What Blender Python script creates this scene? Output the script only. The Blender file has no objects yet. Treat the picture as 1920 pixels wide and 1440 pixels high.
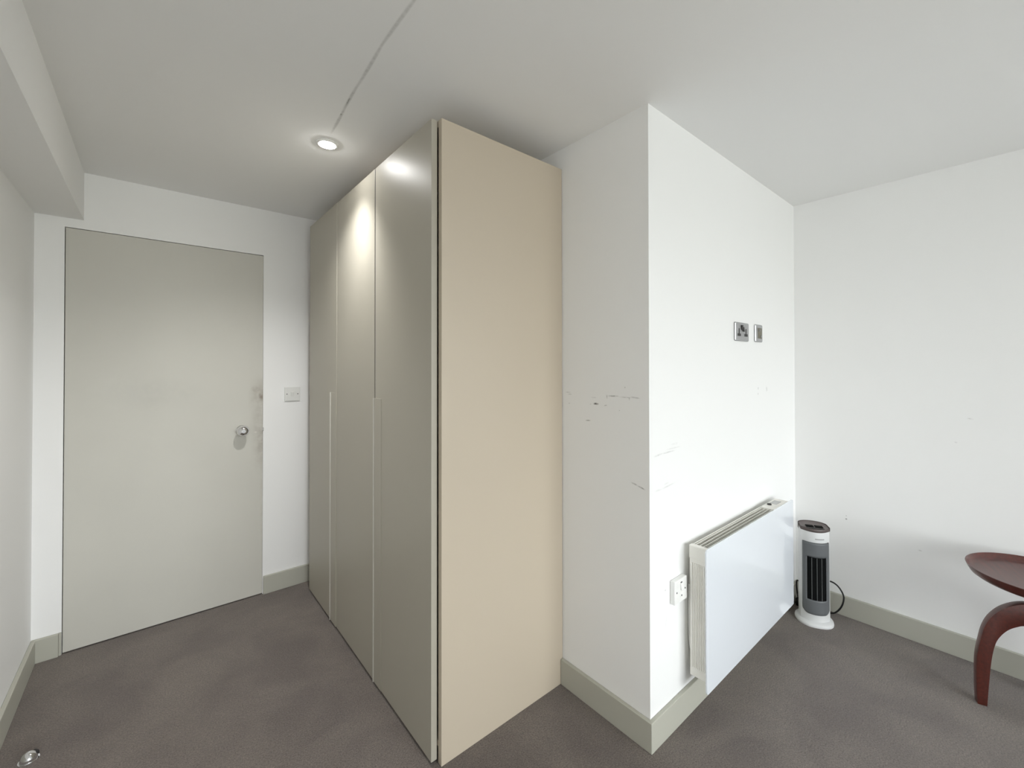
import bpy, bmesh, math, random
from mathutils import Matrix, Vector

sc = bpy.context.scene
col = sc.collection
random.seed(4)

# ------------------------------------------------------------------ camera
cam_d = bpy.data.cameras.new('camera')
cam = bpy.data.objects.new('camera', cam_d)
col.objects.link(cam)
F = Vector((0.65428067, 0.75620405, 0.0084994))
R = Vector((0.75623711, -0.65429671, -0.00111718))
U = Vector((-0.00471631, -0.00715851, 0.99996326))
m = Matrix.Identity(4)
for i in range(3):
    m[i][0] = R[i]; m[i][1] = U[i]; m[i][2] = -F[i]
m[0][3], m[1][3], m[2][3] = 0.0, 0.0, 1.3583
cam.matrix_world = m
cam_d.sensor_fit = 'HORIZONTAL'
cam_d.sensor_width = 36.0
cam_d.lens = 800.7017 / 1920 * 36
cam_d.shift_x = -(982.477 - 960) / 1920
cam_d.shift_y = (679.6622 - 720) / 1920
cam_d.clip_start = 0.02
sc.camera = cam

# ------------------------------------------------------------------ view
sc.view_settings.view_transform = 'Standard'
sc.view_settings.look = 'None'
sc.view_settings.gamma = 1.0
sc.view_settings.use_curve_mapping = False
sc.view_settings.exposure = 0.0
sc.cycles.use_denoising = True
sc.cycles.max_bounces = 14
sc.cycles.diffuse_bounces = 8
sc.cycles.glossy_bounces = 6

# ------------------------------------------------------------------ sky (overcast, paler towards the ground)
SKY = 14.4
world = bpy.data.worlds.new('overcast_sky'); sc.world = world
world.use_nodes = True
wn = world.node_tree; wn.nodes.clear()
wo = wn.nodes.new('ShaderNodeOutputWorld'); wb = wn.nodes.new('ShaderNodeBackground')
wt = wn.nodes.new('ShaderNodeTexCoord'); ws = wn.nodes.new('ShaderNodeSeparateXYZ')
wr = wn.nodes.new('ShaderNodeValToRGB')
wr.color_ramp.elements[0].position = 0.47; wr.color_ramp.elements[0].color = (0.42, 0.42, 0.41, 1)
wr.color_ramp.elements[1].position = 0.53; wr.color_ramp.elements[1].color = (0.965, 0.968, 1.0, 1)
wm = wn.nodes.new('ShaderNodeMapRange'); wm.inputs[1].default_value = -1; wm.inputs[2].default_value = 1
wn.links.new(wt.outputs['Generated'], ws.inputs[0]); wn.links.new(ws.outputs[2], wm.inputs[0])
wn.links.new(wm.outputs[0], wr.inputs[0]); wn.links.new(wr.outputs[0], wb.inputs[0])
wb.inputs[1].default_value = SKY
wn.links.new(wb.outputs[0], wo.inputs[0])

# room numbers (metres)
H = 2.3
XL, XR, XP = -0.4218, 2.8516, 1.3334       # left wall, right wall, side of the wall projection
YD, YP, YF = 2.9593, 0.8597, -3.1         # door wall, face of the projection, window wall behind the camera
T, HS = 0.0158, 0.1069                     # skirting thickness and height
XB, ZB = -0.262, 2.0675                    # boxed beam
DX0, DX1, DH = -0.3226, 0.4923, 2.0218     # door
WX0, WX1, WZ0, WZ1 = -0.33, 2.55, 0.48, 2.04  # window opening in the wall behind the camera

VY0, VY1 = -2.45, -1.15                      # added unseen window in the right wall, brightens the left side
# portals in the window openings (guide sampling of the sky, give no light themselves)
for loc, rot, w_ in ((((WX0 + WX1) / 2, YF - 0.19, (WZ0 + WZ1) / 2), (math.radians(90), 0, 0), WX1 - WX0),
                     ((XR + 0.19, (VY0 + VY1) / 2, (WZ0 + WZ1) / 2), (math.radians(90), 0, math.radians(90)), VY1 - VY0)):
    pl = bpy.data.lights.new('window_portal', 'AREA'); pl.shape = 'RECTANGLE'
    pl.size = w_; pl.size_y = WZ1 - WZ0
    pl.cycles.is_portal = True
    po = bpy.data.objects.new('window_portal', pl); col.objects.link(po)
    po.location = loc; po.rotation_euler = rot         # -Z of the lamp looks into the room

# ------------------------------------------------------------------ materials
def lin(c):
    c /= 255.0
    return c / 12.92 if c <= 0.04045 else ((c + 0.055) / 1.055) ** 2.4
def rgb(r, g, b): return (lin(r), lin(g), lin(b), 1)

def mat(name, color, rough=0.5, metal=0.0, spec=0.5, bump=0.0, bscale=200, vary=0.0, vscale=4, coat=0.0):
    M = bpy.data.materials.new(name); M.use_nodes = True
    nt = M.node_tree; b = nt.nodes['Principled BSDF']
    b.inputs['Base Color'].default_value = color
    b.inputs['Roughness'].default_value = rough
    b.inputs['Metallic'].default_value = metal
    b.inputs['Specular IOR Level'].default_value = spec
    b.inputs['Coat Weight'].default_value = coat
    b.inputs['Coat Roughness'].default_value = 0.03
    geo = nt.nodes.new('ShaderNodeTexCoord')
    if vary:
        n = nt.nodes.new('ShaderNodeTexNoise'); n.inputs['Scale'].default_value = vscale
        n.inputs['Detail'].default_value = 4
        nt.links.new(geo.outputs['Object'], n.inputs['Vector'])
        r = nt.nodes.new('ShaderNodeValToRGB')
        r.color_ramp.elements[0].position = 0.3; r.color_ramp.elements[1].position = 0.7
        r.color_ramp.elements[0].color = tuple(c * (1 - vary) for c in color[:3]) + (1,)
        r.color_ramp.elements[1].color = tuple(min(1, c * (1 + vary)) for c in color[:3]) + (1,)
        nt.links.new(n.outputs[0], r.inputs[0]); nt.links.new(r.outputs[0], b.inputs['Base Color'])
    if bump:
        n2 = nt.nodes.new('ShaderNodeTexNoise'); n2.inputs['Scale'].default_value = bscale
        n2.inputs['Detail'].default_value = 3
        nt.links.new(geo.outputs['Object'], n2.inputs['Vector'])
        bp = nt.nodes.new('ShaderNodeBump'); bp.inputs['Strength'].default_value = bump
        bp.inputs['Distance'].default_value = 0.002
        nt.links.new(n2.outputs[0], bp.inputs['Height']); nt.links.new(bp.outputs[0], b.inputs['Normal'])
    return M

def marks(M, items, noise_scale=90, rough_noise=0.6):
    """Scuffs and stains with a shape of their own. items: (centre, half sizes xyz, rotation xyz, colour, strength)."""
    nt = M.node_tree; b = nt.nodes['Principled BSDF']
    geo = nt.nodes.new('ShaderNodeNewGeometry')
    nz = nt.nodes.new('ShaderNodeTexNoise'); nz.inputs['Scale'].default_value = noise_scale; nz.inputs['Detail'].default_value = 5
    nt.links.new(geo.outputs['Position'], nz.inputs['Vector'])
    nr = nt.nodes.new('ShaderNodeMapRange'); nr.inputs[1].default_value = 0.36; nr.inputs[2].default_value = 0.62
    nr.inputs[3].default_value = 1 - rough_noise
    nt.links.new(nz.outputs[0], nr.inputs[0])
    src = b.inputs['Base Color']
    cur = src.links[0].from_socket if src.links else None
    base = tuple(src.default_value)
    for c, s, rot, colr, k in items:
        mp = nt.nodes.new('ShaderNodeMapping'); mp.vector_type = 'TEXTURE'
        mp.inputs['Location'].default_value = c; mp.inputs['Rotation'].default_value = rot; mp.inputs['Scale'].default_value = s
        nt.links.new(geo.outputs['Position'], mp.inputs['Vector'])
        ln = nt.nodes.new('ShaderNodeVectorMath'); ln.operation = 'LENGTH'
        nt.links.new(mp.outputs[0], ln.inputs[0])
        mr = nt.nodes.new('ShaderNodeMapRange'); mr.interpolation_type = 'SMOOTHSTEP'
        mr.inputs[1].default_value = 0.25; mr.inputs[2].default_value = 1.0
        mr.inputs[3].default_value = k; mr.inputs[4].default_value = 0.0
        nt.links.new(ln.outputs['Value'], mr.inputs[0])
        mu = nt.nodes.new('ShaderNodeMath'); mu.operation = 'MULTIPLY'
        nt.links.new(mr.outputs[0], mu.inputs[0]); nt.links.new(nr.outputs[0], mu.inputs[1])
        mx = nt.nodes.new('ShaderNodeMix'); mx.data_type = 'RGBA'
        nt.links.new(mu.outputs[0], mx.inputs[0])
        if cur: nt.links.new(cur, mx.inputs[6])
        else: mx.inputs[6].default_value = base
        mx.inputs[7].default_value = colr
        cur = mx.outputs[2]
    nt.links.new(cur, src)

WHITE = (0.875, 0.875, 0.87, 1)
def wall_mat(name): return mat(name, WHITE, 0.75, spec=0.25, bump=0.08, bscale=260)
M_wall = wall_mat('white_wall_paint')
M_wall_right = wall_mat('white_wall_paint_right')
M_wall_proj = wall_mat('white_wall_paint_projection')
M_ceil = mat('white_ceiling_paint', (0.865, 0.865, 0.86, 1), 0.8, spec=0.2, bump=0.06, bscale=200)
M_skirt = mat('sage_grey_skirting_paint', rgb(181, 180, 169), 0.5, spec=0.4)
M_door = mat('grey_door_paint', rgb(200, 198, 190), 0.5, spec=0.4, vary=0.02, vscale=3)
M_ward_side = mat('beige_wardrobe_laminate', rgb(193, 181, 163), 0.42, spec=0.45, bump=0.03, bscale=300)
M_ward_door = mat('olive_grey_satin_lacquer', rgb(174, 169, 156), 0.40, spec=0.55)
M_pull = mat('pale_satin_metal', rgb(214, 212, 204), 0.38, metal=0.35)
M_black = mat('black_void', (0.006, 0.006, 0.006, 1), 0.9, spec=0.1)
M_plastic = mat('white_plastic', rgb(238, 238, 236), 0.35)
M_switch = mat('aged_white_plastic', rgb(224, 224, 221), 0.4)
M_plastic2 = mat('white_heater_plastic', rgb(226, 227, 228), 0.3)
M_cream = mat('cream_enamel', rgb(234, 232, 225), 0.4)
M_creamd = mat('brown_heating_element', rgb(72, 58, 44), 0.7)
M_glass = mat('white_back_painted_glass', rgb(234, 239, 246), 0.25, spec=0.5, coat=1.0)
M_steel = mat('brushed_steel', rgb(182, 182, 184), 0.33, metal=0.85, bump=0.05, bscale=600)
M_chrome = mat('chrome', rgb(232, 232, 234), 0.10, metal=1.0)
M_dark = mat('dark_insert_plastic', rgb(44, 42, 41), 0.5)
M_olive = mat('olive_module_plastic', rgb(112, 108, 92), 0.45)
M_screw = mat('screw_slot_grey', rgb(84, 84, 84), 0.5, metal=0.3)
M_hgrey = mat('smoked_grey_plastic', rgb(106, 109, 112), 0.35)
M_hdark = mat('black_heater_core', (0.004, 0.0045, 0.005, 1), 0.8, spec=0.15, bump=0.5, bscale=900)
M_hcap = mat('brown_grey_plastic', rgb(92, 82, 80), 0.4)
M_hbar = mat('grey_bar_plastic', rgb(108, 112, 112), 0.5)
M_mark = mat('pale_grey_print', rgb(172, 172, 174), 0.4)
M_cable = mat('black_cable_rubber', rgb(18, 18, 19), 0.45)
M_disp = mat('grey_display', rgb(168, 168, 166), 0.25)
M_wood = mat('red_brown_stained_wood', rgb(104, 52, 40), 0.40, spec=0.5, coat=0.5)
M_wood.node_tree.nodes['Principled BSDF'].inputs['Coat Roughness'].default_value = 0.28
M_rubber = mat('dark_rubber', rgb(40, 38, 38), 0.7)
M_frame = mat('white_window_frame', rgb(235, 235, 232), 0.4)

# wood grain on the table
nt = M_wood.node_tree; b = nt.nodes['Principled BSDF']
tc = nt.nodes.new('ShaderNodeTexCoord'); mp = nt.nodes.new('ShaderNodeMapping'); mp.inputs['Scale'].default_value = (30, 3, 30)
nz = nt.nodes.new('ShaderNodeTexNoise'); nz.inputs['Scale'].default_value = 3; nz.inputs['Detail'].default_value = 6
cr = nt.nodes.new('ShaderNodeValToRGB')
cr.color_ramp.elements[0].position = 0.3; cr.color_ramp.elements[0].color = rgb(62, 20, 11)
cr.color_ramp.elements[1].position = 0.75; cr.color_ramp.elements[1].color = rgb(90, 34, 22)
nt.links.new(tc.outputs['Object'], mp.inputs[0]); nt.links.new(mp.outputs[0], nz.inputs['Vector'])
nt.links.new(nz.outputs[0], cr.inputs[0]); nt.links.new(cr.outputs[0], b.inputs['Base Color'])

# carpet
M_carpet = bpy.data.materials.new('grey_brown_carpet'); M_carpet.use_nodes = True
nt = M_carpet.node_tree; b = nt.nodes['Principled BSDF']; b.inputs['Roughness'].default_value = 1.0
b.inputs['Specular IOR Level'].default_value = 0.05
b.inputs['Sheen Weight'].default_value = 0.25; b.inputs['Sheen Roughness'].default_value = 0.6
tc = nt.nodes.new('ShaderNodeTexCoord')
def noise(scale, detail, rough=0.5, dist=0.0):
    n = nt.nodes.new('ShaderNodeTexNoise'); n.inputs['Scale'].default_value = scale
    n.inputs['Detail'].default_value = detail; n.inputs['Roughness'].default_value = rough
    n.inputs['Distortion'].default_value = dist
    nt.links.new(tc.outputs['Object'], n.inputs['Vector']); return n
n1 = noise(3.4, 5, 0.55, 0.6); n2 = noise(210, 3, 0.65); n3 = noise(60, 3)
cr = nt.nodes.new('ShaderNodeValToRGB')
cr.color_ramp.elements[0].position = 0.36; cr.color_ramp.elements[0].color = rgb(99, 90, 85)
cr.color_ramp.elements[1].position = 0.66; cr.color_ramp.elements[1].color = rgb(115, 106, 99)
nt.links.new(n1.outputs[0], cr.inputs[0])
mr = nt.nodes.new('ShaderNodeMapRange'); mr.inputs[1].default_value = 0.3; mr.inputs[2].default_value = 0.7
mr.inputs[3].default_value = 0.52; mr.inputs[4].default_value = 1.48
nt.links.new(n2.outputs[0], mr.inputs[0])
mr3 = nt.nodes.new('ShaderNodeMapRange'); mr3.inputs[1].default_value = 0.3; mr3.inputs[2].default_value = 0.7
mr3.inputs[3].default_value = 0.94; mr3.inputs[4].default_value = 1.06
nt.links.new(n3.outputs[0], mr3.inputs[0])
mm = nt.nodes.new('ShaderNodeMath'); mm.operation = 'MULTIPLY'
nt.links.new(mr.outputs[0], mm.inputs[0]); nt.links.new(mr3.outputs[0], mm.inputs[1])
vm = nt.nodes.new('ShaderNodeVectorMath'); vm.operation = 'SCALE'
nt.links.new(cr.outputs[0], vm.inputs[0]); nt.links.new(mm.outputs[0], vm.inputs['Scale'])
nt.links.new(vm.outputs[0], b.inputs['Base Color'])
bp = nt.nodes.new('ShaderNodeBump'); bp.inputs['Strength'].default_value = 0.7; bp.inputs['Distance'].default_value = 0.004
nt.links.new(n2.outputs[0], bp.inputs['Height']); nt.links.new(bp.outputs[0], b.inputs['Normal'])

# window pane: clear glass, mostly see-through with a faint reflection
M_pane = bpy.data.materials.new('clear_window_glass'); M_pane.use_nodes = True
nt = M_pane.node_tree; nt.nodes.clear()
o_ = nt.nodes.new('ShaderNodeOutputMaterial'); mx = nt.nodes.new('ShaderNodeMixShader')
tr = nt.nodes.new('ShaderNodeBsdfTransparent'); gl = nt.nodes.new('ShaderNodeBsdfGlossy'); fr = nt.nodes.new('ShaderNodeFresnel')
gl.inputs['Roughness'].default_value = 0.02; tr.inputs[0].default_value = (0.95, 0.97, 0.96, 1)
nt.links.new(fr.outputs[0], mx.inputs[0]); nt.links.new(tr.outputs[0], mx.inputs[1]); nt.links.new(gl.outputs[0], mx.inputs[2])
nt.links.new(mx.outputs[0], o_.inputs[0])

def emit(name, color, strength):
    M = bpy.data.materials.new(name); M.use_nodes = True
    b = M.node_tree.nodes['Principled BSDF']
    b.inputs['Base Color'].default_value = (0.9, 0.9, 0.9, 1)
    b.inputs['Emission Color'].default_value = color; b.inputs['Emission Strength'].default_value = strength
    return M

# scuffs: left face of the projection (YZ plane) and its front face (XZ plane)
G = rgb(92, 88, 84)
def my(y0, z0, y1, z1, w, k):            # stroke on a plane of constant X
    L = math.hypot(y1 - y0, z1 - z0) / 2
    return ((XP, (y0 + y1) / 2, (z0 + z1) / 2), (0.05, L, w), (math.atan2(z1 - z0, y1 - y0), 0, 0), G, k)
def mx_(x0, z0, x1, z1, w, k, y=YP):     # stroke on a plane of constant Y
    L = math.hypot(x1 - x0, z1 - z0) / 2
    return (((x0 + x1) / 2, y, (z0 + z1) / 2), (L, 0.05, w), (0, -math.atan2(z1 - z0, x1 - x0), 0), G, k)
marks(M_wall_proj, [
    my(1.050, 1.242, 0.985, 1.244, 0.004, 0.55), my(1.000, 1.2415, 0.920, 1.240, 0.003, 0.35), my(0.945, 1.244, 0.893, 1.240, 0.004, 0.5),
    my(1.0485, 1.249, 1.0465, 1.228, 0.003, 0.5), my(0.945, 1.245, 0.943, 1.228, 0.003, 0.35),
    my(1.120, 1.207, 1.085, 1.208, 0.006, 0.95), my(1.064, 1.202, 1.044, 1.207, 0.003, 0.5), my(1.135, 1.203, 1.125, 1.206, 0.003, 0.3),
    my(1.161, 1.136, 1.125, 1.139, 0.0035, 0.5), my(1.275, 1.247, 1.232, 1.247, 0.003, 0.35), my(1.262, 1.239, 1.228, 1.239, 0.003, 0.25),
    my(1.132, 1.232, 1.095, 1.232, 0.003, 0.25), my(0.9635, 1.282, 0.9625, 1.274, 0.003, 0.4), my(0.992, 1.190, 0.985, 1.190, 0.003, 0.4),
    my(0.940, 0.929, 0.905, 0.922, 0.004, 0.5), my(0.915, 0.9235, 0.872, 0.912, 0.004, 0.65), my(1.255, 1.20, 1.240, 1.20, 0.003, 0.3),
    mx_(1.355, 1.030, 1.43, 1.036, 0.0045, 0.25), mx_(1.40, 1.034, 1.52, 1.036, 0.004, 0.28), mx_(1.43, 1.045, 1.56, 1.046, 0.004, 0.16), mx_(1.47, 1.06, 1.54, 1.062, 0.006, 0.1),
    mx_(1.36, 0.905, 1.42, 0.905, 0.005, 0.14), mx_(1.40, 0.904, 1.52, 0.914, 0.004, 0.2), mx_(1.42, 0.918, 1.47, 0.922, 0.004, 0.12),
    mx_(2.313, 1.255, 2.311, 1.235, 0.008, 0.3), mx_(2.311, 1.225, 2.309, 1.21, 0.008, 0.25), mx_(2.422, 1.255, 2.424, 1.22, 0.010, 0.3),
    mx_(1.428, 0.527, 1.440, 0.527, 0.003, 0.35), mx_(1.436, 0.535, 1.437, 0.520, 0.003, 0.3), mx_(1.445, 0.44, 1.435, 0.38, 0.003, 0.12),
])
def mr_(y0, z0, y1, z1, w, k):
    L = math.hypot(y1 - y0, z1 - z0) / 2
    return ((XR, (y0 + y1) / 2, (z0 + z1) / 2), (0.05, L, w), (math.atan2(z1 - z0, y1 - y0), 0, 0), G, k)
marks(M_wall_right, [mr_(0.622, 0.524, 0.610, 0.524, 0.006, 0.7), mr_(0.618, 0.545, 0.614, 0.538, 0.004, 0.35),
                     mr_(0.12, 0.41, 0.075, 0.40, 0.006, 0.45), mr_(0.33, 0.45, 0.31, 0.448, 0.005, 0.2),
                     mr_(0.16, 1.115, 0.13, 1.11, 0.004, 0.2), mr_(0.20, 1.0, 0.185, 0.995, 0.004, 0.2)])
# grubby patches round the knob side of the door
B = rgb(120, 106, 92)
def dm(x, z, a, c, k, colr=B): return ((x, YD, z), (a, 0.08, c), (0, 0, 0), colr, k)
marks(M_door, [dm(0.492, 1.185, 0.030, 0.045, 0.6), dm(0.482, 1.185, 0.018, 0.022, 0.5), dm(0.455, 1.225, 0.030, 0.024, 0.35), dm(0.480, 1.17, 0.075, 0.16, 0.28),
               dm(0.492, 0.90, 0.035, 0.10, 0.4), dm(0.485, 0.88, 0.060, 0.20, 0.2), dm(0.47, 1.02, 0.05, 0.12, 0.16), dm(0.492, 0.6, 0.02, 0.5, 0.12),
               dm(0.0, 1.22, 0.25, 0.10, 0.10, rgb(150, 150, 146)), dm(-0.14, 1.25, 0.15, 0.14, 0.10, rgb(214, 214, 208)),
               dm(0.455, 0.968, 0.010, 0.006, 0.8, rgb(225, 222, 214))], noise_scale=26, rough_noise=0.7)
# hairline crack and taped joint in the ceiling paint
GC = rgb(120, 120, 114)
def mc(x0, y0, x1, y1, w, k):
    L = math.hypot(x1 - x0, y1 - y0) / 2
    return (((x0 + x1) / 2, (y0 + y1) / 2, H), (L, w, 0.05), (0, 0, math.atan2(y1 - y0, x1 - x0)), GC, k)
marks(M_ceil, [mc(0.538, 1.84, 0.519, 1.56, 0.008, 0.40), mc(0.525, 1.68, 0.506, 1.38, 0.008, 0.38), mc(0.515, 1.50, 0.497, 1.15, 0.008, 0.36),
               mc(0.499, 1.30, 0.501, 0.90, 0.008, 0.34), mc(0.500, 1.05, 0.498, 0.50, 0.008, 0.32),
               mc(0.519, 1.585, 0.513, 1.515, 0.003, 0.75), mc(0.5235, 1.655, 0.522, 1.640, 0.004, 0.6)], noise_scale=70, rough_noise=0.35)

# ------------------------------------------------------------------ mesh helpers
class MB:
    def __init__(s): s.bm = bmesh.new()
    def box(s, x0, x1, y0, y1, z0, z1, bev=0.0, seg=2):
        t = bmesh.new()
        v = [t.verts.new(p) for p in ((x0,y0,z0),(x1,y0,z0),(x1,y1,z0),(x0,y1,z0),(x0,y0,z1),(x1,y0,z1),(x1,y1,z1),(x0,y1,z1))]
        for f in ((3,2,1,0),(4,5,6,7),(0,1,5,4),(1,2,6,5),(2,3,7,6),(3,0,4,7)): t.faces.new([v[i] for i in f])
        if bev: bmesh.ops.bevel(t, geom=list(t.edges), offset=bev, segments=seg, affect='EDGES', profile=0.5)
        s.merge(t); return s
    def merge(s, t, M=None):
        if M is not None: bmesh.ops.transform(t, matrix=M, verts=t.verts)
        me = bpy.data.meshes.new('tmp'); t.to_mesh(me); t.free(); s.bm.from_mesh(me); bpy.data.meshes.remove(me)
    def prism(s, pts, a, b, axis='z', bev=0.0):
        """extrude polygon pts between a and b along axis (pts are the other two coordinates in order)"""
        t = bmesh.new()
        def P(p, h):
            return {'z': (p[0], p[1], h), 'y': (p[0], h, p[1]), 'x': (h, p[0], p[1])}[axis]
        lo = [t.verts.new(P(p, a)) for p in pts]; hi = [t.verts.new(P(p, b)) for p in pts]
        n = len(pts)
        t.faces.new(lo[::-1]); t.faces.new(hi)
        for i in range(n): t.faces.new((lo[i], lo[(i+1) % n], hi[(i+1) % n], hi[i]))
        bmesh.ops.recalc_face_normals(t, faces=t.faces)
        if bev: bmesh.ops.bevel(t, geom=list(t.edges), offset=bev, segments=2, affect='EDGES', profile=0.5)
        s.merge(t); return s
    def lathe(s, prof, n=48, M=None):
        t = bmesh.new(); rings = []
        for r, z in prof:
            if r < 1e-6: rings.append([t.verts.new((0, 0, z))])
            else: rings.append([t.verts.new((r*math.cos(2*math.pi*i/n), r*math.sin(2*math.pi*i/n), z)) for i in range(n)])
        for A, B_ in zip(rings, rings[1:]):
            for i in range(n):
                j = (i + 1) % n
                if len(A) == 1 and len(B_) == 1: continue
                if len(A) == 1: t.faces.new((A[0], B_[i], B_[j]))
                elif len(B_) == 1: t.faces.new((A[i], A[j], B_[0]))
                else: t.faces.new((A[i], A[j], B_[j], B_[i]))
        bmesh.ops.recalc_face_normals(t, faces=t.faces)
        s.merge(t, M); return s
    def grid(s, fn, nu, nv, close_u=False, skip=None):
        vs = [[s.bm.verts.new(fn(u, v)) for u in range(nu)] for v in range(nv)]
        for v in range(nv - 1):
            for u in range(nu if close_u else nu - 1):
                if skip and skip(u, v): continue
                s.bm.faces.new((vs[v][u], vs[v][(u+1) % nu], vs[v+1][(u+1) % nu], vs[v+1][u]))
        return vs
    def tube(s, pts, r, n=8, sub=8):
        P = [Vector(p) for p in pts]; Q = []
        ext = [2*P[0]-P[1]] + P + [2*P[-1]-P[-2]]
        for i in range(1, len(ext) - 2):
            p0, p1, p2, p3 = ext[i-1], ext[i], ext[i+1], ext[i+2]
            for k in range(sub):
                t = k / sub
                Q.append(0.5*((2*p1)+(p2-p0)*t+(2*p0-5*p1+4*p2-p3)*t*t+(3*p1-p0-3*p2+p3)*t**3))
        Q.append(P[-1])
        t_ = bmesh.new(); rings = []; up = Vector((0.13, 0.27, 0.95))
        for i, q in enumerate(Q):
            d = (Q[min(i+1, len(Q)-1)] - Q[max(i-1, 0)]).normalized()
            a = d.cross(up)
            a = a.normalized() if a.length > 1e-4 else Vector((1, 0, 0))
            b_ = d.cross(a).normalized(); up = a.cross(d) if False else up
            rings.append([t_.verts.new(q + r*(math.cos(2*math.pi*k/n)*a + math.sin(2*math.pi*k/n)*b_)) for k in range(n)])
        for A, B_ in zip(rings, rings[1:]):
            for k in range(n): t_.faces.new((A[k], A[(k+1) % n], B_[(k+1) % n], B_[k]))
        t_.faces.new(rings[0][::-1]); t_.faces.new(rings[-1])
        bmesh.ops.recalc_face_normals(t_, faces=t_.faces)
        s.merge(t_); return s
    def build(s, name, material, parent=None, smooth=False, loc=None):
        me = bpy.data.meshes.new(name); s.bm.to_mesh(me); s.bm.free()
        me.materials.append(material)
        if smooth:
            for p in me.polygons: p.use_smooth = True
            me.set_sharp_from_angle(angle=math.radians(38))
        o = bpy.data.objects.new(name, me); col.objects.link(o)
        if parent: o.parent = parent
        if loc: o.location = loc
        return o

def empty(name, loc, rz=0.0):
    e = bpy.data.objects.new(name, None); col.objects.link(e)
    e.empty_display_size = 0.05; e.location = loc; e.rotation_euler = (0, 0, rz); return e
def tag(o, label, cat=None, group=None, kind=None):
    o['label'] = label
    if cat: o['category'] = cat
    if group: o['group'] = group
    if kind: o['kind'] = kind
    return o
def struct(o, label, cat): return tag(o, label, cat, kind='structure')
def rel(o, parent):      # part modelled in room coordinates under an unrotated thing
    o.parent = parent; o.location = -parent.location; return o

# ------------------------------------------------------------------ the room
W = 0.2
struct(MB().box(XL-W, XR+W, YF-W, YD+W, -0.1, 0).build('floor', M_carpet), 'grey brown carpeted floor with faint trodden patches', 'floor')
struct(MB().box(XL-W, XR+W, YF-W, YD+W, H, H+0.12).build('ceiling', M_ceil), 'flat white ceiling with a hairline crack running to the downlight', 'ceiling')
struct(MB().box(XL-W, XL, YF-W, YD+W, 0, H).build('wall_left', M_wall), 'white painted wall along the left edge', 'wall')
wb_ = MB()
wb_.box(XL, DX0-0.003, YD, YD+W, 0, H).box(DX1+0.0006, XP, YD, YD+W, 0, H).box(DX0-0.003, DX1+0.0006, YD, YD+W, DH+0.003, H)
struct(wb_.build('wall_back', M_wall), 'white painted wall around the flush grey door', 'wall')
struct(MB().box(XP, XR+W, YP, YD+W, 0, H).build('wall_projection', M_wall_proj), 'white wall projection with scuffs, its outer corner beside the wardrobe', 'wall')
wr_ = MB()
wr_.box(XR, XR+W, VY1, YP, 0, H).box(XR, XR+W, YF-W, VY0, 0, H).box(XR, XR+W, VY0, VY1, 0, WZ0).box(XR, XR+W, VY0, VY1, WZ1, H)
struct(wr_.build('wall_right', M_wall_right), 'white wall on the right behind the tower heater and table', 'wall')
wf = MB()
wf.box(XL, WX0, YF-W, YF, 0, H).box(WX1, XR, YF-W, YF, 0, H).box(WX0, WX1, YF-W, YF, 0, WZ0).box(WX0, WX1, YF-W, YF, WZ1, H)
struct(wf.build('wall_front', M_wall), 'white window wall behind the viewer', 'wall')
struct(MB().box(XL, XB, YF, YD, ZB, H).build('ceiling_beam', M_wall), 'white boxed beam under the ceiling along the left wall', 'beam')

# window behind the viewer: frame, mullion, two panes, sill
win = struct(empty('window_1', ((WX0+WX1)/2, YF-0.1, WZ0)), 'white framed two-pane window behind the viewer', 'window')
fm = MB(); fw = 0.05
fm.box(WX0, WX1, YF-0.14, YF-0.08, WZ0, WZ0+fw).box(WX0, WX1, YF-0.14, YF-0.08, WZ1-fw, WZ1)
fm.box(WX0, WX0+fw, YF-0.14, YF-0.08, WZ0+fw, WZ1-fw).box(WX1-fw, WX1, YF-0.14, YF-0.08, WZ0+fw, WZ1-fw)
xm = (WX0+WX1)/2; fm.box(xm-0.03, xm+0.03, YF-0.14, YF-0.08, WZ0+fw, WZ1-fw)
rel(fm.build('window_frame', M_frame), win)
for a, b_ in ((WX0+fw, xm-0.03), (xm+0.03, WX1-fw)):
    rel(MB().box(a, b_, YF-0.113, YF-0.107, WZ0+fw, WZ1-fw).build('window_pane', M_pane), win)
rel(MB().box(WX0+0.002, WX1-0.002, YF-0.08, YF+0.03, WZ0+0.001, WZ0+0.025, 0.004).build('window_sill', M_frame), win)

win_added = struct(empty('added_side_window', (XR+0.1, (VY0+VY1)/2, WZ0)), 'added white framed side window, unseen in the right wall behind the viewer, for fill light', 'window')  # unseen window added to throw more daylight on the left wall
fm = MB()
fm.box(XR+0.08, XR+0.14, VY0, VY1, WZ0, WZ0+fw).box(XR+0.08, XR+0.14, VY0, VY1, WZ1-fw, WZ1)
fm.box(XR+0.08, XR+0.14, VY0, VY0+fw, WZ0+fw, WZ1-fw).box(XR+0.08, XR+0.14, VY1-fw, VY1, WZ0+fw, WZ1-fw)
rel(fm.build('window_frame', M_frame), win_added)
rel(MB().box(XR+0.107, XR+0.113, VY0+fw, VY1-fw, WZ0+fw, WZ1-fw).build('window_pane', M_pane), win_added)
rel(MB().box(XR-0.03, XR+0.08, VY0+0.002, VY1-0.002, WZ0+0.001, WZ0+0.025, 0.004).build('window_sill', M_frame), win_added)

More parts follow.
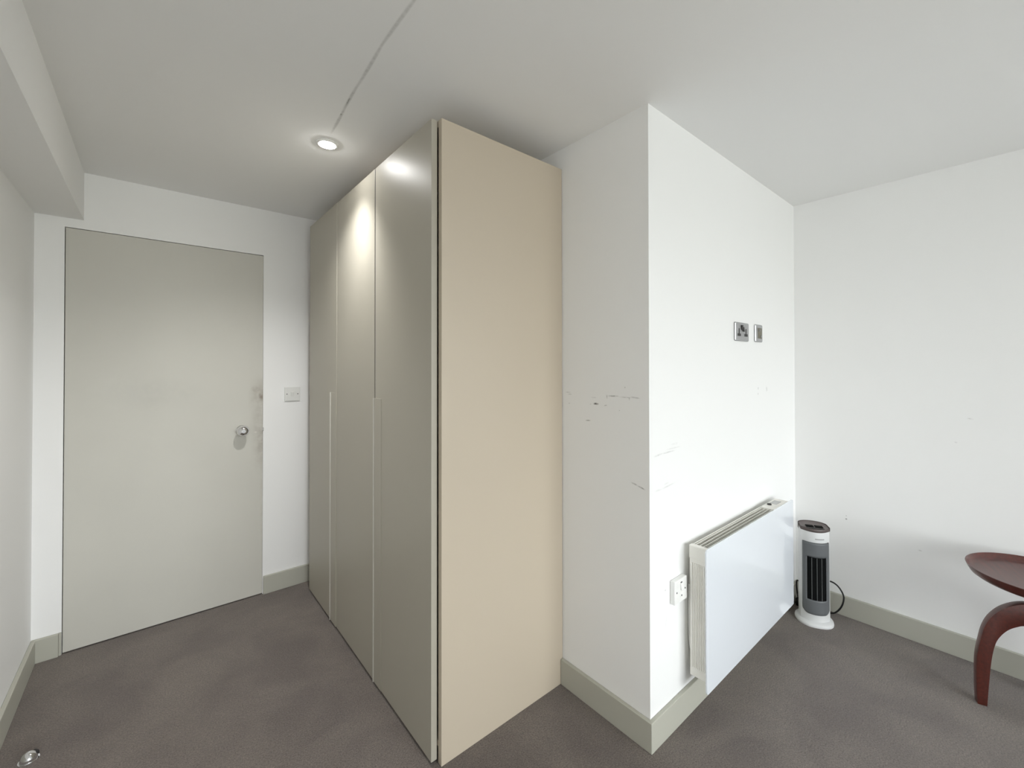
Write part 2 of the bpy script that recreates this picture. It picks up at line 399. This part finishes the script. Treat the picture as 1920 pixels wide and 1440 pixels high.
# skirting boards
def skirt(name, pts, label):
    o = MB().prism(pts, 0.0, HS, 'z', 0.0025).build(name, M_skirt); return struct(o, label, 'skirting board')
e = 0.0005
skirt('baseboard_left', [(XL+e, YF+T), (XL+T, YF+T), (XL+T, YD-T-e), (XL+e, YD-T-e)], 'grey skirting board along the left wall')
skirt('baseboard_back_left', [(XL+e, YD-e), (XL+e, YD-T), (DX0-0.012, YD-T), (DX0-0.012, YD-e)], 'short piece of grey skirting board between left wall and door')
skirt('baseboard_back_right', [(DX1+0.004, YD-e), (DX1+0.004, YD-T), (XP-e, YD-T), (XP-e, YD-e)], 'grey skirting board between the door and the wardrobe')
YW = 1.2871
skirt('baseboard_projection', [(XP-e, YW-0.001), (XP-T, YW-0.001), (XP-T, YP-T), (XR-T-e, YP-T), (XR-T-e, YP-e), (XP-e, YP-e)], 'grey skirting board turning the outer corner below the scuffed wall')
skirt('baseboard_right', [(XR-T, YF+T), (XR-e, YF+T), (XR-e, YP-e), (XR-T, YP-e)], 'grey skirting board along the right wall behind the heater')
skirt('baseboard_front', [(XL+T+e, YF+e), (XR-T-e, YF+e), (XR-T-e, YF+T), (XL+T+e, YF+T)], 'grey skirting board below the window behind the viewer')

# door
door = struct(empty('door_1', ((DX0+DX1)/2, YD, 0)), 'flush grey door with chrome ball knob and grubby edge', 'door')
rel(MB().box(DX0, DX1-0.0002, YD+0.001, YD+0.042, 0.006, DH, 0.0012).build('door_leaf', M_door), door)
rel(MB().box(DX0-0.003, DX1+0.0006, YD+0.06, YD+W, 0.0, DH+0.003).build('door_rebate', M_black), door)
rel(MB().prism([(DX0-0.0115, YD-e), (DX0-0.0115, YD-0.006), (DX0-0.0035, YD-0.006), (DX0-0.0035, YD-e)], 0.001, HS, 'z').build('frame_edge', M_skirt), door)
# ball knob on a round rose, axis along -Y
KX, KZ = 0.386, 0.988
Mk = Matrix.Translation((KX, YD, KZ)) @ Matrix.Rotation(math.radians(90), 4, 'X')
kn = MB().lathe([(0.0, -0.0005), (0.027, 0.0), (0.0275, 0.004), (0.024, 0.007), (0.0, 0.008)], 40, Mk)
rose = rel(kn.build('knob_rose', M_chrome, smooth=True), door)
prof = [(0.0, 0.006), (0.010, 0.006), (0.010, 0.022)]
for i in range(0, 13):
    a = math.radians(-62 + i * 11.5); prof.append((0.031*math.cos(a), 0.049 + 0.029*math.sin(a)))
prof += [(0.010, 0.0775), (0.0, 0.0775)]
knob = rel(MB().lathe(prof, 48, Mk).build('door_knob', M_chrome, smooth=True), door)
tag(knob, 'chrome ball knob')
lp = rel(MB().box(DX1-0.004, DX1+0.003, YD-0.006, YD+0.012, 0.972, 0.994, 0.0015).build('latch_plate', M_chrome), door)
tag(lp, 'small chrome latch at the door edge')

# floor doorstop near the left skirting
ds = tag(empty('door_stop', (-0.322, 2.243, 0), math.radians(35)), 'small chrome dome doorstop on the carpet near the left wall', 'doorstop')
MB().lathe([(0.0, 0.0), (0.022, 0.0), (0.022, 0.004), (0.020, 0.014), (0.015, 0.022), (0.008, 0.0265), (0.0, 0.028)], 32).build('dome', M_chrome, ds, True)
MB().lathe([(0.0, 0.0), (0.026, 0.0), (0.026, 0.002), (0.0, 0.0025)], 32).build('base_plate', M_chrome, ds, True)
MB().box(0.012, 0.0235, -0.010, 0.010, 0.006, 0.020, 0.003).build('rubber_buffer', M_rubber, ds)

# ------------------------------------------------------------------ wardrobe
XWD, HWD = 0.716, 2.2108
ward = tag(empty('wardrobe', ((XWD+XP)/2, (YW+2.82)/2, 0)), 'tall three-door wardrobe in beige grey, reaching nearly to the ceiling', 'wardrobe')
Y3 = 2.8197
rel(MB().box(0.7415, XP-0.002, YW, YW+0.022, 0.0, HWD, 0.001).build('side_panel', M_ward_side), ward)
rel(MB().box(0.7415, XP-0.002, Y3-0.020, Y3, 0.0, HWD, 0.001).build('side_panel', M_ward_side), ward)
rel(MB().box(0.7415, XP-0.002, YW+0.022, Y3-0.02, HWD-0.022, HWD, 0.001).build('top_panel', M_ward_side), ward)
rel(MB().box(XP-0.014, XP-0.004, YW+0.022, Y3-0.02, 0.0, HWD-0.022).build('back_panel', M_ward_side), ward)
rel(MB().box(0.7415, XP-0.014, YW+0.022, Y3-0.02, 0.055, 0.075).build('base_panel', M_ward_side), ward)
rel(MB().box(0.790, 0.808, YW+0.022, Y3-0.02, 0.0, 0.055).build('plinth', M_black), ward)
rel(MB().box(0.780, XP-0.014, 1.798, 1.818, 0.075, HWD-0.022).build('partition', M_ward_side), ward)
rel(MB().box(0.780, XP-0.014, 2.305, 2.325, 0.075, HWD-0.022).build('partition', M_ward_side), ward)
J1, J2 = 1.8075, 2.3125
spans = [(1.3114, J1-0.004, XWD), (J1+0.004, J2-0.001, XWD), (J2+0.001, Y3-0.001, XWD-0.0012)]
dl = ['wardrobe door nearest the viewer', 'middle wardrobe door', 'wardrobe door next to the grey door']
doors = []
for (a, b_, x), l in zip(spans, dl):
    d = rel(MB().box(x, 0.7385, a, b_, 0.012, HWD, 0.0012).build('wardrobe_door', M_ward_door), ward)
    tag(d, l); doors.append(d)
rel(MB().box(XWD+0.0016, 0.7375, J1-0.0038, J1+0.0038, 0.014, HWD-0.002).build('joint_shade_strip', M_rubber), ward)  # dark filler put in the door gap to stand for its shade
# full-length edge pulls: a thin base strip with a blade standing out at its far side
def pull(y0, y1, zt, d, xf):
    o = MB().box(xf-0.0016, xf, y0, y1-0.0013, 0.012, zt, 0.0005).build('pull_plate', M_ward_door); o.parent = d
    o = MB().box(xf-0.0055, xf, y1-0.0012, y1+0.0016, 0.010, zt, 0.0005).build('pull_blade', M_pull); o.parent = d
    tag(o, 'thin pale blade of the full-length pull')
pull(1.735, 1.8115, 1.222, doors[0], XWD)
pull(2.315, 2.404, 1.2195, doors[2], XWD-0.0012)

# ------------------------------------------------------------------ downlight
LX, LY = 0.5485, 1.905
dlt = tag(empty('ceiling_downlight', (LX, LY, H)), 'lit round recessed downlight in the ceiling by the wardrobe', 'downlight')
MB().lathe([(0.031, 0.0), (0.044, 0.0), (0.044, -0.003), (0.041, -0.0055), (0.034, -0.006), (0.031, -0.003), (0.031, 0.0)], 40).build('bezel', M_plastic, dlt, True)
M_lamp = emit('lamp_glow', (1.0, 0.99, 0.97, 1), 130)
MB().lathe([(0.031, -0.0005), (0.031, -0.004), (0.026, -0.009), (0.016, -0.0125), (0.0, -0.014)], 40).build('lamp_lens', M_lamp, dlt, True)
spd = bpy.data.lights.new('downlight_beam', 'SPOT'); spd.energy = 60; spd.color = (1.0, 0.995, 0.985)
spd.spot_size = math.radians(112); spd.spot_blend = 1.0; spd.shadow_soft_size = 0.03
sp = bpy.data.objects.new('downlight_beam', spd); col.objects.link(sp); sp.parent = dlt; sp.location = (0, 0, -0.02)
sp.rotation_euler = Vector((-0.11, 0.20, -0.95)).to_track_quat('-Z', 'Y').to_euler()     # tilted a little towards the door

# ------------------------------------------------------------------ light switch on the door wall
sx0, sx1, sz0, sz1 = 0.6062, 0.6922, 1.144, 1.230
sw = tag(empty('light_switch', ((sx0+sx1)/2, YD, (sz0+sz1)/2)), 'white single light switch between the door and the wardrobe', 'switch')
rel(MB().box(sx0, sx1, YD-0.009, YD-e, sz0, sz1, 0.0022).build('face_plate', M_switch), sw)
xc, zc = (sx0+sx1)/2, (sz0+sz1)/2
rk = MB(); t = bmesh.new()
rk.box(-0.009, 0.009, -0.005, 0.0, -0.013, 0.013, 0.0012)
bmesh.ops.rotate(rk.bm, verts=rk.bm.verts, matrix=Matrix.Rotation(math.radians(7), 3, 'X'))
bmesh.ops.translate(rk.bm, verts=rk.bm.verts, vec=(xc, YD-0.0078, zc))
rel(rk.build('rocker', M_switch), sw)
def screw(x, z, y, parent):
    Ms = Matrix.Translation((x, y, z)) @ Matrix.Rotation(math.radians(90), 4, 'X')
    return rel(MB().lathe([(0.0, 0.0), (0.0032, 0.0), (0.0032, 0.0006), (0.0, 0.0012)], 14, Ms).build('screw', M_screw), parent)
screw(xc-0.0302, zc, YD-0.009, sw); screw(xc+0.0302, zc, YD-0.009, sw)

# ------------------------------------------------------------------ steel double socket and tv outlet, high on the projection
def plate(x0, x1, z0, z1, parent, dep=0.008, m=M_steel):
    return rel(MB().box(x0, x1, YP-dep, YP-e, z0, z1, 0.0045 if m is M_steel else 0.003, 1 if m is M_steel else 3).build('face_plate', m), parent)
a0, a1, c0, c1 = 2.030, 2.182, 1.4755, 1.5630
so = tag(empty('double_socket', ((a0+a1)/2, YP, (c0+c1)/2)), 'brushed steel double wall socket with dark inserts, left of the two steel plates', 'socket')
plate(a0, a1, c0, c1, so)
for cx in (2.070, 2.146):
    zc = 1.5185
    rel(MB().box(cx-0.005, cx+0.005, YP-0.0088, YP-0.006, zc-0.008, zc+0.016, 0.0005).build('earth_slot', M_dark), so)
    rel(MB().box(cx-0.0175, cx+0.0175, YP-0.0088, YP-0.006, zc-0.020, zc-0.008, 0.0005).build('pin_slot', M_dark), so)
for cx, dz, an in ((2.0985, 0.004, 9), (2.1155, -0.004, -9)):
    rk = MB().box(-0.0078, 0.0078, -0.005, 0.0, -0.0115, 0.0115, 0.001)
    bmesh.ops.rotate(rk.bm, verts=rk.bm.verts, matrix=Matrix.Rotation(math.radians(an), 3, 'X'))
    bmesh.ops.translate(rk.bm, verts=rk.bm.verts, vec=(cx, YP-0.0065, 1.536+dz))
    rel(rk.build('rocker', M_dark), so)
b0, b1, c0, c1 = 2.261, 2.352, 1.4785, 1.5655
tv = tag(empty('aerial_outlet', ((b0+b1)/2, YP, (c0+c1)/2)), 'small square brushed steel aerial outlet with olive module, right of the double socket', 'socket')
plate(b0, b1, c0, c1, tv)
rel(MB().box(2.290, 2.337, YP-0.0095, YP-0.006, 1.496, 1.549, 0.0008).build('module', M_olive), tv)
for cx, cz in ((2.304, 1.538), (2.323, 1.506)):
    Ms = Matrix.Translation((cx, YP-0.0095, cz)) @ Matrix.Rotation(math.radians(90), 4, 'X')
    rel(MB().lathe([(0.0, 0.0), (0.0065, 0.0), (0.0065, 0.003), (0.004, 0.003), (0.0035, 0.001), (0.0, 0.001)], 20, Ms).build('connector', M_steel), tv)

# fused spur switch low down beside the radiator
p0, p1, q0, q1 = 1.4655, 1.5545, 0.466, 0.553
fs = tag(empty('fused_switch', ((p0+p1)/2, YP, (q0+q1)/2)), 'white fused spur switch low on the wall beside the panel radiator', 'switch')
plate(p0, p1, q0, q1, fs, 0.021, M_plastic)
xc, zc = (p0+p1)/2, (q0+q1)/2
rk = MB().box(-0.008, 0.008, -0.006, 0.0, -0.013, 0.013, 0.0012)
bmesh.ops.rotate(rk.bm, verts=rk.bm.verts, matrix=Matrix.Rotation(math.radians(-9), 3, 'X'))
bmesh.ops.translate(rk.bm, verts=rk.bm.verts, vec=(xc+0.002, YP-0.0195, zc+0.015))
rel(rk.build('rocker', M_plastic), fs)
rel(MB().box(xc-0.003, xc+0.007, YP-0.0222, YP-0.020, zc+0.0285, zc+0.0325).build('neon_window', M_screw), fs)
rel(MB().box(xc-0.009, xc+0.013, YP-0.0225, YP-0.0195, zc-0.024, zc-0.003, 0.0012).build('fuse_carrier', M_plastic), fs)
screw(xc-0.030, zc, YP-0.021, fs); screw(xc+0.030, zc, YP-0.021, fs); screw(xc+0.002, zc-0.018, YP-0.0225, fs)

# ------------------------------------------------------------------ panel radiator
rad = tag(empty('panel_radiator', (2.01, YP, 0.1395)), 'wall-mounted electric radiator with white glass front and cream side', 'radiator')
gy = YP - 0.102
# glass front with small rounded corners
gx0, gx1, gz0, gz1 = 1.5475, 2.480, 0.1395, 0.6735
rr = 0.012; pts = []
for cx, cz, a in ((gx1-rr, gz1-rr, 0), (gx0+rr, gz1-rr, 90), (gx0+rr, gz0+rr, 180), (gx1-rr, gz0+rr, 270)):
    for k in range(5):
        an = math.radians(a + k*22.5); pts.append((cx+rr*math.cos(an), cz+rr*math.sin(an)))
rel(MB().prism(pts, gy, gy+0.006, 'y', 0.001).build('glass_front', M_glass), rad)
xe = 2.25
# cream body: side cheeks, ribs, floor, back plate, end cap
bx0, bx1, by0, by1, bz0, bz1 = 1.5655, 2.450, gy+0.007, YP-0.026, 0.1725, 0.6695
ch = MB()
ch.box(bx0, bx0+0.018, by0, by1, bz0, bz1-0.045, 0.001).box(bx0-0.002, bx0+0.020, by0, by1+0.001, bz1-0.050, bz1, 0.002)
rel(ch.build('side_cheek', M_cream), rad)
rel(MB().box(bx1-0.018, bx1, by0, by1, bz0, bz1-0.002, 0.001).build('side_cheek', M_cream), rad)
nr_ = 8
for i in range(nr_):                               # moulded ribs on the visible cheek
    y = by0 + 0.012 + i*(by1-by0-0.022)/(nr_-1)
    rel(MB().box(bx0-0.0030, bx0+0.001, y-0.0022, y+0.0022, bz0+0.035, bz1-0.065, 0.0006).build('rib', M_cream), rad)
rel(MB().box(bx0+0.018, bx1-0.018, by1-0.004, by1, bz0, bz1-0.004).build('back_plate', M_cream), rad)
rel(MB().box(bx0+0.018, bx1-0.018, by0, by0+0.003, bz0, bz1-0.02).build('front_plate', M_creamd), rad)
rel(MB().box(bx0+0.018, bx1-0.018, by0+0.003, by1-0.004, bz0, bz0+0.003).build('bottom_plate', M_cream), rad)
rel(MB().box(bx0+0.018, xe, by0+0.003, by1-0.004, bz1-0.040, bz1-0.035).build('element_plate', M_creamd), rad)
for i in range(4):                                 # outlet slats along the top
    y = by0 + 0.013 + i*0.0155
    rel(MB().box(bx0+0.018, xe, y-0.0013, y+0.0013, bz1-0.016, bz1-0.005, 0.0005).build('outlet_slat', M_cream), rad)
cb = rel(MB().box(xe, bx1-0.018, by0+0.004, by1-0.005, bz1-0.05, bz1-0.0005, 0.002).build('control_box', M_cream), rad)
Ms = Matrix.Translation((2.312, gy+0.054, bz1-0.0005))
c_ = MB().lathe([(0.0, 0.0), (0.010, 0.0), (0.010, 0.004), (0.008, 0.006), (0.0, 0.006)], 24, Ms).build('control_knob', M_dark); c_.parent = cb
c_ = MB().box(2.340, 2.405, gy+0.030, gy+0.062, bz1-0.002, bz1+0.0008, 0.0006).build('display', M_disp); c_.parent = cb
# wall brackets and the grey backing rail seen in the gap, plus the flex
rel(MB().box(1.600, 2.42, YP-0.026, YP-0.018, 0.205, 0.600).build('wall_rail', M_cream), rad)
rel(MB().box(1.64, 1.67, YP-0.018, YP-e, 0.24, 0.56).build('bracket', M_cream), rad)
rel(MB().box(2.34, 2.37, YP-0.018, YP-e, 0.24, 0.56).build('bracket', M_cream), rad)
rel(MB().tube([(1.622, YP-0.014, 0.19), (1.608, YP-0.012, 0.225), (1.600, YP-0.008, 0.27), (1.598, YP-0.006, 0.34), (1.598, YP-0.006, 0.50)], 0.0035).build('power_flex', M_plastic, smooth=True), rad)

# ------------------------------------------------------------------ tower heater
th = tag(empty('tower_heater', (2.679, 0.725, 0), math.radians(-61)), 'white tower fan heater with smoked grey front and black cable in the corner', 'heater')
HWx = 0.0665
def yfront(x): return -(0.068 - 0.036*(x/HWx)**2)
def outline(k=1.0, n=48):
    pts = []
    for i in range(17):
        x = -HWx + 2*HWx*i/16; pts.append((x*k, yfront(x)*k))
    # right side, rounded back, left side
    for i in range(15):
        a = math.radians(-10 + 200*i/14)
        pts.append((HWx*k*math.cos(a)*(1.0 if abs(math.cos(a)) < .98 else 1.0), (0.012 + 0.052*math.sin(a))*k))
    return pts
ol = outline()
bz = [(0.016, 1.0), (0.02, 1.0), (0.10, 0.995), (0.25, 0.985), (0.40, 0.975), (0.478, 0.97), (0.487, 0.955)]
hb = MB(); vs = hb.grid(lambda u, v: (ol[u][0]*bz[v][1], ol[u][1]*bz[v][1], bz[v][0]), len(ol), len(bz), close_u=True)
hb.bm.faces.new(vs[-1]); hb.bm.faces.new(vs[0][::-1])
hb.build('body', M_plastic2, th, True)
# foot: a flat rounded disc, wider than the body
fp = []
for i in range(48):
    a = 2*math.pi*i/48; fp.append((0.087*math.copysign(abs(math.cos(a))**0.85, math.cos(a)), -0.006 + 0.084*math.copysign(abs(math.sin(a))**0.9, math.sin(a))))
ft = MB(); lv = [(0.0, 0.99), (0.006, 1.0), (0.012, 0.985), (0.017, 0.93), (0.021, 0.80)]
vs = ft.grid(lambda u, v: (fp[u][0]*lv[v][1], fp[u][1]*lv[v][1], lv[v][0]), 48, len(lv), close_u=True)
ft.bm.faces.new(vs[-1]); ft.bm.faces.new(vs[0][::-1])
ft.build('foot', M_plastic2, th, True)
# curved front panel with the grille opening cut out
def fr_pt(x, z, off):
    k = 0.995 - 0.025*(z/0.48)
    nx, ny = 2*0.036*x/HWx**2, 1.0       # outward slope of the front curve
    L = math.hypot(nx, ny)
    return (x*k + off*nx/L, yfront(x)*k - off*ny/L, z)
PX0, PX1, PZ0, PZ1 = -0.0585, 0.0585, 0.058, 0.430
xs = [PX0 + (PX1-PX0)*i/22 for i in range(23)]; zs = [PZ0 + (PZ1-PZ0)*i/40 for i in range(41)]
GX0, GX1, GZ0, GZ1 = -0.040, 0.042, 0.128, 0.352
def inside(u, v):
    x = (xs[u]+xs[u+1])/2; z = (zs[v]+zs[v+1])/2
    return GX0 < x < GX1 and GZ0 < z < GZ1
def zcurve(x, z):                          # rounded lower corners, gently bowed top
    t_ = abs(x)/PX1
    if z < 0.10: z = z + 0.022*max(0, (t_-0.62)/0.38)**2.2 * (0.10-z)/0.042
    return z
for off, skp in ((0.0022, inside),):
    fpn = MB(); fpn.grid(lambda u, v: fr_pt(xs[u], zcurve(xs[u], zs[v]), off), len(xs), len(zs), skip=skp)
    o = fpn.build('front_panel', M_hgrey, th, True)
    so_ = o.modifiers.new('thickness', 'SOLIDIFY'); so_.thickness = 0.0026; so_.offset = 1.0
rim = MB()
rim_p = [fr_pt(PX0, z, 0.002) for z in [PZ1 - (PZ1-PZ0-0.022)*i/10 for i in range(11)]]
rim_p += [fr_pt(x, zcurve(x, PZ0), 0.002) for x in xs[1:]]
rim_p += [fr_pt(PX1, z, 0.002) for z in [PZ0+0.022 + (PZ1-PZ0-0.022)*i/10 for i in range(1, 11)]]
rim_p += [fr_pt(x, PZ1, 0.002) for x in xs[::-1][1:]]
rim.tube(rim_p, 0.0016, 6, 2); rim.build('panel_rim', M_dark, th, True)
gb = MB(); gx = [GX0-0.002 + (GX1-GX0+0.004)*i/14 for i in range(15)]; gz = [GZ0-0.003, (GZ0+GZ1)/2, GZ1+0.003]
gb.grid(lambda u, v: fr_pt(gx[u], gz[v], 0.0006), 15, 3); gb.build('grille_core', M_hdark, th, True)
for x in (-0.0225, -0.0005, 0.0215):
    g = MB(); P = [fr_pt(x, GZ0, 0.0028), fr_pt(x, (GZ0+GZ1)/2, 0.0028), fr_pt(x, GZ1, 0.0028)]
    g.tube(P, 0.0013, 6, 4); g.build('grille_bar', M_hbar, th, True)
hp = Vector(fr_pt(0.014, 0.392, 0.002)); Ms = Matrix.Translation(hp) @ Matrix.Rotation(math.radians(90), 4, 'X')
MB().lathe([(0.0, 0.0), (0.0055, 0.0), (0.005, 0.0012), (0.0, 0.0018)], 20, Ms).build('sensor', M_dark, th, True)
mk = MB(); mxs = [-0.008 + 0.044*i/10 for i in range(11)]
mk.grid(lambda u, v: fr_pt(mxs[u], (0.4475, 0.4535)[v], 0.0006), 11, 2); mk.build('maker_mark', M_mark, th, True)
# brown grey cap: top plate, skirt over the back half, vents and divider
cap = MB(); ck = 0.985; co = outline(ck)
lv = [(0.484, 0.965), (0.487, 1.0), (0.497, 1.0), (0.501, 0.97), (0.4985, 0.90)]
def capz(u, v):
    x, y = co[u]; z = lv[v][0]
    tilt = 0.005*((y+0.06)/0.12)             # rises a little to the back
    return (x*lv[v][1], y*lv[v][1], z + tilt)
vs = cap.grid(capz, len(co), len(lv), close_u=True); cap.bm.faces.new(vs[-1]); cap.bm.faces.new(vs[0][::-1])
bk = outline(1.02)[16:]                       # the back half drops down over the sides
skv = []
for x, y in bk:
    drop = 0.030*max(0.25, min(1.0, 1.0 - abs(y-0.005)/0.10))
    skv.append((x, y, drop))
cap.grid(lambda u, v: (skv[u][0], skv[u][1], 0.499 - (skv[u][2] if v == 0 else 0.0) + 0.008), len(skv), 2)
cap.build('top_cap', M_hcap, th, True)
for x0, x1 in ((-0.038, -0.003), (0.003, 0.040)):
    v_ = MB().box(x0, x1, -0.030, -0.002, 0.5005, 0.5045, 0.0015); v_.build('top_vent', M_black, th)
MB().box(-0.040, 0.042, -0.050, -0.036, 0.4985, 0.5015, 0.001).build('control_strip', M_dark, th)

# cable of the heater, loose on the floor behind it
cbl = tag(MB().tube([(2.792, 0.732, 0.120), (2.800, 0.705, 0.168), (2.803, 0.672, 0.178), (2.803, 0.640, 0.160), (2.803, 0.6195, 0.118), (2.800, 0.628, 0.065),
                     (2.795, 0.655, 0.022), (2.800, 0.685, 0.006), (2.803, 0.72, 0.006), (2.803, 0.76, 0.006)], 0.0040).build('heater_cable', M_cable, smooth=True),
          'black cable looping out behind the tower heater', 'cable')
cb2 = tag(MB().tube([(2.795, 0.795, 0.05), (2.80, 0.815, 0.105), (2.80, 0.834, 0.126), (2.80, 0.841, 0.112), (2.80, 0.838, 0.06), (2.79, 0.825, 0.012), (2.765, 0.79, 0.006), (2.772, 0.765, 0.006)], 0.0040).build('plug_cable', M_cable, smooth=True),
          'short black cable bend between radiator edge and heater', 'cable')
pg = tag(empty('mains_plug', (2.775, 0.815, 0)), 'black mains plug lying in the corner left of the heater', 'plug')
MB().box(-0.022, 0.022, -0.018, 0.018, 0.0005, 0.045, 0.006).build('plug_body', M_cable, pg, True)
MB().box(-0.003, 0.003, -0.012, 0.012, 0.044, 0.062, 0.001).build('earth_pin', M_steel, pg)

# ------------------------------------------------------------------ tray table
TX, TY, TR = 2.582, -0.0625, 0.2145
tb = tag(empty('tray_table', (TX, TY, 0), math.radians(108.5)), 'round red brown wooden tray table with curved legs at the right edge', 'table')
top = MB().lathe([(0.0, 0.507), (0.155, 0.507), (0.185, 0.511), (0.200, 0.522), (0.2085, 0.538), (0.2125, 0.548), (TR-0.001, 0.5505), (0.2105, 0.551), (0.2075, 0.5485),
                  (0.2025, 0.538), (0.196, 0.532), (0.186, 0.5295), (0.0, 0.529)], 96)
top.build('tray_top', M_wood, tb, True)
outer = [(0.192, 0.0), (0.1945, 0.08), (0.1935, 0.168), (0.190, 0.210), (0.1835, 0.250), (0.172, 0.307), (0.154, 0.353), (0.125, 0.3935), (0.090, 0.421), (0.055, 0.435), (0.0, 0.442)]
inner = [(0.0, 0.356), (0.0557, 0.351), (0.080, 0.340), (0.1045, 0.320), (0.1256, 0.289), (0.140, 0.252), (0.151, 0.183), (0.159, 0.080), (0.1640, 0.0)]
def smooth_line(P, n=5):
    E_ = [tuple(2*a-b for a, b in zip(P[0], P[1]))] + P + [tuple(2*a-b for a, b in zip(P[-1], P[-2]))]; Q = []
    for i in range(1, len(E_)-2):
        p0, p1, p2, p3 = E_[i-1:i+3]
        for k in range(n):
            t = k/n
            Q.append(tuple(0.5*(2*b+(c-a)*t+(2*a-5*b+4*c-d)*t*t+(3*b-a-3*c+d)*t**3) for a, b, c, d in zip(p0, p1, p2, p3)))
    return Q + [P[-1]]
outer, inner = smooth_line(outer), smooth_line(inner)
for k in range(3):
    lg = MB().prism(outer + inner, -0.016, 0.016, 'y', 0.0018).build('leg', M_wood, tb)
    lg.rotation_euler = (0, 0, k*2*math.pi/3)
    for p in lg.data.polygons: p.use_smooth = True
    lg.data.set_sharp_from_angle(angle=math.radians(30))
MB().lathe([(0.0, 0.34), (0.034, 0.34), (0.034, 0.45), (0.060, 0.500), (0.060, 0.5075), (0.0, 0.5075)], 40).build('hub', M_wood, tb, True)
